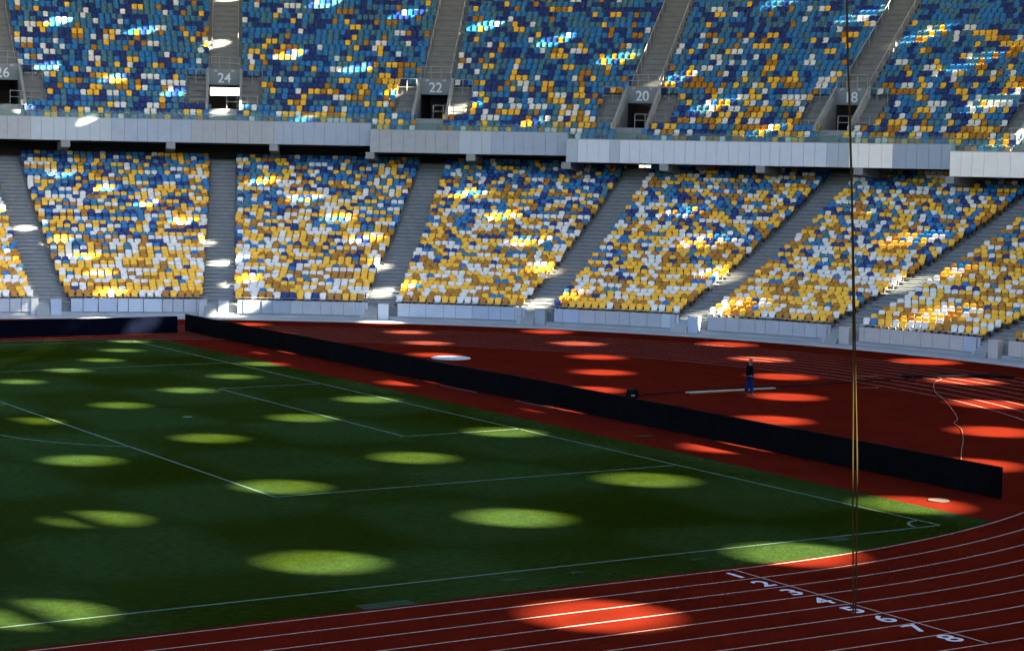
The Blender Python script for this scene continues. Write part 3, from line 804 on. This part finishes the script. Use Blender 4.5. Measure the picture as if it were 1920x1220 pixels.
# equipment box with cable
bx = empty('equipment_box', (63.57, -1.8, 0)); e = MB()
def rbox(e, sx, sy, z0, z1, c):
    pts = [(-sx+c, -sy), (sx-c, -sy), (sx, -sy+c), (sx, sy-c), (sx-c, sy), (-sx+c, sy), (-sx, sy-c), (-sx, -sy+c)]
    e.poly([(x, y, z1) for x, y in pts]); e.poly([(x, y, z0) for x, y in pts][::-1])
    for i in range(8):
        j = (i+1) % 8; e.quad((*pts[i], z0), (*pts[j], z0), (*pts[j], z1), (*pts[i], z1))
rbox(e, 0.24, 0.2, 0.0, 0.36, 0.03); e.build('case', M['rubber'], bx)
e = MB(); rbox(e, 0.20, 0.16, 0.37, 0.43, 0.04); e.build('lid', M['rubber'], bx)
e = MB(); e.box(-0.22, -0.02, -0.215, -0.203, 0.10, 0.16); e.build('label_plate', M['steel'], bx)
tag(bx, 'small black equipment box behind the long black board, with a cable', 'box')
def catm(pts, n=6):
    out = []
    for i in range(len(pts)-1):
        p = [Vector(pts[max(0, min(len(pts)-1, i+q))]) for q in (-1, 0, 1, 2)]
        for j in range(n):
            t = j/n
            out.append(0.5*((2*p[1])+(-p[0]+p[2])*t+(2*p[0]-5*p[1]+4*p[2]-p[3])*t*t+(-p[0]+3*p[1]-3*p[2]+p[3])*t**3))
    out.append(Vector(pts[-1])); return out
e = MB(); e.tube(catm([(63.8, -1.7, 0.06), (64.95, -1.16, 0.03), (67.73, -0.9, 0.03), (70.82, -0.7, 0.03), (74.5, -1.0, 0.03), (77.6, -0.88, 0.03), (80.11, -0.56, 0.03), (82.12, -0.83, 0.03), (83.0, -0.4, 0.03)]), 0.035, 6)
tag(e.build('cable', M['rubber']), 'thin black cable across the red surface from the equipment box', 'cable')
e = MB(); e.tube(catm([(82.6, 0.2, 0.06), (83.9, -0.6, 0.07), (85.2, -0.2, 0.06), (86.6, -1.3, 0.07), (87.6, -1.4, 0.06), (88.2, -2.6, 0.06), (86.5, -1.7, 0.09), (84.6, -1.0, 0.08), (82.9, -0.1, 0.06)]), 0.07, 6)
tag(e.build('coiled_cable', M['rubber']), 'heap of thick black cable lying across the lanes on the right', 'cable')
e = MB(); e.tube(catm([(84.3, -0.9, 0.05), (83.72, -1.77, 0.05), (82.23, -2.8, 0.03), (79.22, -5.97, 0.03), (77.85, -7.84, 0.03), (75.54, -10.78, 0.03), (72.52, -14.36, 0.03), (71.2, -15.5, 0.03), (70.0, -17.15, 0.03), (67.61, -19.69, 0.03), (65.26, -21.98, 0.03), (63.33, -23.92, 0.03)], 8), 0.011, 6)
tag(e.build('hose', M['hose']), 'thin pinkish hose snaking from the lanes down to the long black board', 'hose')
pk = empty('plank', (69.9, -1.4, 0), math.atan2(-0.1, 5.4)); e = MB(); e.hexa([(-2.7, -0.26, 0.0), (2.7, -0.12, 0.0), (2.7, 0.14, 0.0), (-2.7, 0.22, 0.0), (-2.7, -0.26, 0.05), (2.7, -0.12, 0.05), (2.7, 0.14, 0.05), (-2.7, 0.22, 0.05)]); e.build('board', M['wood'], pk)
e = MB(); e.box(-0.3, -0.26, -0.2, 0.2, 0.052, 0.06); e.build('joint', M['steel'], pk)
tag(pk, 'long pale plank lying on the red surface behind the walking person', 'plank')
# post at the bottom edge
e = MB(); e.tube([(0, 0, 0), (0, 0, 0.86)], 0.055, 14); e.tube([(0, 0, 0.84), (0, 0, 0.91), (0, 0, 0.93)], [0.085, 0.085, 0.05], 14)
o = e.build('post', M['white'], smooth=False); o.location = (23.2, -41.6, 0.0)
tag(o, 'top of a small white post at the bottom edge of the picture', 'post')

# ------------------------------------------------------------------ hanging ropes near the camera
def raypt(x, y, D):
    dd = fw+((x-960)/FPX)*rt-((y-610)/FPX)*up; h = math.hypot(dd[0], dd[1]); return Vector(tuple(CAM+dd*D/h))
for sgn, lab in ((-1, 'left one of two thin yellow ropes hanging close together at the right'), (1, 'right one of two thin yellow ropes hanging close together at the right')):
    e = MB()
    cen = [(1585, -700), (1588, 0), (1593, 200), (1599, 450), (1602, 700), (1603, 900), (1602, 1150)]
    spr = [0.4, 0.6, 0.8, 1.2, 2.6, 5.0, 2.5]
    pts = [raypt(x+sgn*s*0.8, y, 38.0) for (x, y), s in zip(cen, spr)]
    e.tube(catm(pts, 5), 0.016, 6)
    tag(e.build('rope', M['rope']), lab, 'rope', 'ropes hanging at the right')

# ------------------------------------------------------------------ the person
def skin(name, joints, edges, m, parent, sub=2, root=0):
    me = bpy.data.meshes.new(name); me.from_pydata([j[0] for j in joints], edges, [])
    o = bpy.data.objects.new(name, me); col.objects.link(o)
    sk_ = o.modifiers.new('s', 'SKIN'); sb = o.modifiers.new('b', 'SUBSURF'); sb.levels = sub; sb.render_levels = sub
    for i, j in enumerate(joints):
        r_ = j[1]; me.skin_vertices[0].data[i].radius = r_ if isinstance(r_, tuple) else (r_, r_)
        me.skin_vertices[0].data[i].use_root = (i == root)
    bpy.context.view_layer.update()
    m2 = bpy.data.meshes.new_from_object(o.evaluated_get(bpy.context.evaluated_depsgraph_get()))
    bpy.data.objects.remove(o); bpy.data.meshes.remove(me)
    m2.name = name; m2.materials.clear(); m2.materials.append(m)
    m2.polygons.foreach_set('use_smooth', [True]*len(m2.polygons))
    o = bpy.data.objects.new(name, m2); col.objects.link(o); o.parent = parent
    return o
# person faces local +x; head bowed a little, right leg forward, mid-stride
pe = empty('person', (69.43, -3.35, 0.0), R(-42)); pe.scale = (1.28, 1.28, 1.02)
hip_l, hip_r = (0.0, 0.09, 0.92), (0.02, -0.09, 0.92)
body = [((0, 0, 0.96), (0.13, 0.11)), ((0.0, 0, 1.15), (0.11, 0.14)), ((-0.01, 0, 1.36), (0.11, 0.16)), ((0.01, 0, 1.47), (0.055, 0.06)), ((0.04, 0, 1.55), (0.06, 0.055)), ((0.055, 0, 1.64), (0.095, 0.078)), ((0.05, 0, 1.70), (0.085, 0.07)),
        ((-0.01, 0.17, 1.41), 0.055), ((-0.04, 0.24, 1.16), 0.045), ((0.10, 0.20, 0.98), 0.033), ((0.16, 0.16, 0.95), 0.03),
        ((-0.01, -0.17, 1.41), 0.055), ((-0.05, -0.24, 1.15), 0.045), ((0.08, -0.23, 0.95), 0.033), ((0.14, -0.21, 0.92), 0.03),
        (hip_l, 0.085), ((-0.02, 0.10, 0.50), 0.058), ((-0.17, 0.10, 0.12), 0.04),
        (hip_r, 0.085), ((0.09, -0.09, 0.50), 0.058), ((0.09, -0.09, 0.09), 0.04)]
be = [(0, 1), (1, 2), (2, 3), (3, 4), (4, 5), (5, 6), (2, 7), (7, 8), (8, 9), (9, 10), (2, 11), (11, 12), (12, 13), (13, 14), (0, 15), (15, 16), (16, 17), (0, 18), (18, 19), (19, 20)]
skin('body', body, be, M['skin'], pe)
for s, hx in ((1, (0.16, 0.16, 0.95)), (-1, (0.14, -0.21, 0.92))):
    e = MB()
    for q in range(4):
        a = Vector(hx)+Vector((0.03, (q-1.5)*0.02, 0.01)); e.tube([a, a+Vector((0.04, 0, -0.01)), a+Vector((0.055, -s*0.005, -0.04-0.004*q))], [0.011, 0.010, 0.008], 6)
    a = Vector(hx)+Vector((0.0, -s*0.03, 0.01)); e.tube([a, a+Vector((0.035, -s*0.02, 0.01))], [0.012, 0.009], 6)
    e.build('fingers', M['skin'], pe, smooth=True)
jk = [((0, 0, 0.90), (0.155, 0.175)), ((0.0, 0, 1.08), (0.15, 0.18)), ((-0.01, 0, 1.30), (0.15, 0.20)), ((0.0, 0, 1.43), (0.10, 0.13)), ((0.015, 0, 1.50), (0.07, 0.07)),
      ((-0.01, 0.17, 1.41), 0.085), ((-0.04, 0.245, 1.16), 0.07), ((0.07, 0.215, 1.00), 0.055), ((-0.01, -0.17, 1.41), 0.085), ((-0.05, -0.245, 1.15), 0.07), ((0.05, -0.235, 0.98), 0.055)]
skin('jacket', jk, [(0, 1), (1, 2), (2, 3), (3, 4), (2, 5), (5, 6), (6, 7), (2, 8), (8, 9), (9, 10)], M['jacket'], pe)
jn = [((0, 0, 0.93), (0.14, 0.15)), ((0.0, 0.095, 0.84), 0.105), ((-0.02, 0.10, 0.50), 0.080), ((-0.16, 0.10, 0.14), 0.072), ((0.03, -0.095, 0.84), 0.105), ((0.09, -0.09, 0.50), 0.084), ((0.095, -0.09, 0.10), 0.075)]
skin('jeans', jn, [(0, 1), (1, 2), (2, 3), (0, 4), (4, 5), (5, 6)], M['jeans'], pe)
skin('shoe', [((-0.20, 0.10, 0.08), 0.045), ((-0.12, 0.10, 0.045), 0.045), ((-0.02, 0.10, 0.03), 0.03)], [(0, 1), (1, 2)], M['shoe'], pe)
skin('shoe', [((0.06, -0.09, 0.05), 0.045), ((0.14, -0.09, 0.045), 0.045), ((0.25, -0.09, 0.035), 0.032)], [(0, 1), (1, 2)], M['shoe'], pe)
skin('hair', [((0.03, 0, 1.66), (0.09, 0.083)), ((0.035, 0, 1.73), (0.095, 0.082)), ((0.03, 0, 1.755), (0.06, 0.05))], [(0, 1), (1, 2)], M['hair'], pe)
e = MB(); e.tube([(0.14, 0, 1.645), (0.168, 0, 1.625), (0.15, 0, 1.61)], [0.012, 0.015, 0.012], 6); e.build('nose', M['skin'], pe, smooth=True)
for s in (1, -1):
    e = MB(); e.tube([(0.045, s*0.083, 1.61), (0.05, s*0.093, 1.64), (0.045, s*0.083, 1.66)], [0.012, 0.018, 0.012], 6); e.build('ear', M['skin'], pe, smooth=True)
tag(pe, 'person in dark jacket and blue jeans walking on the red surface beside the plank', 'person')
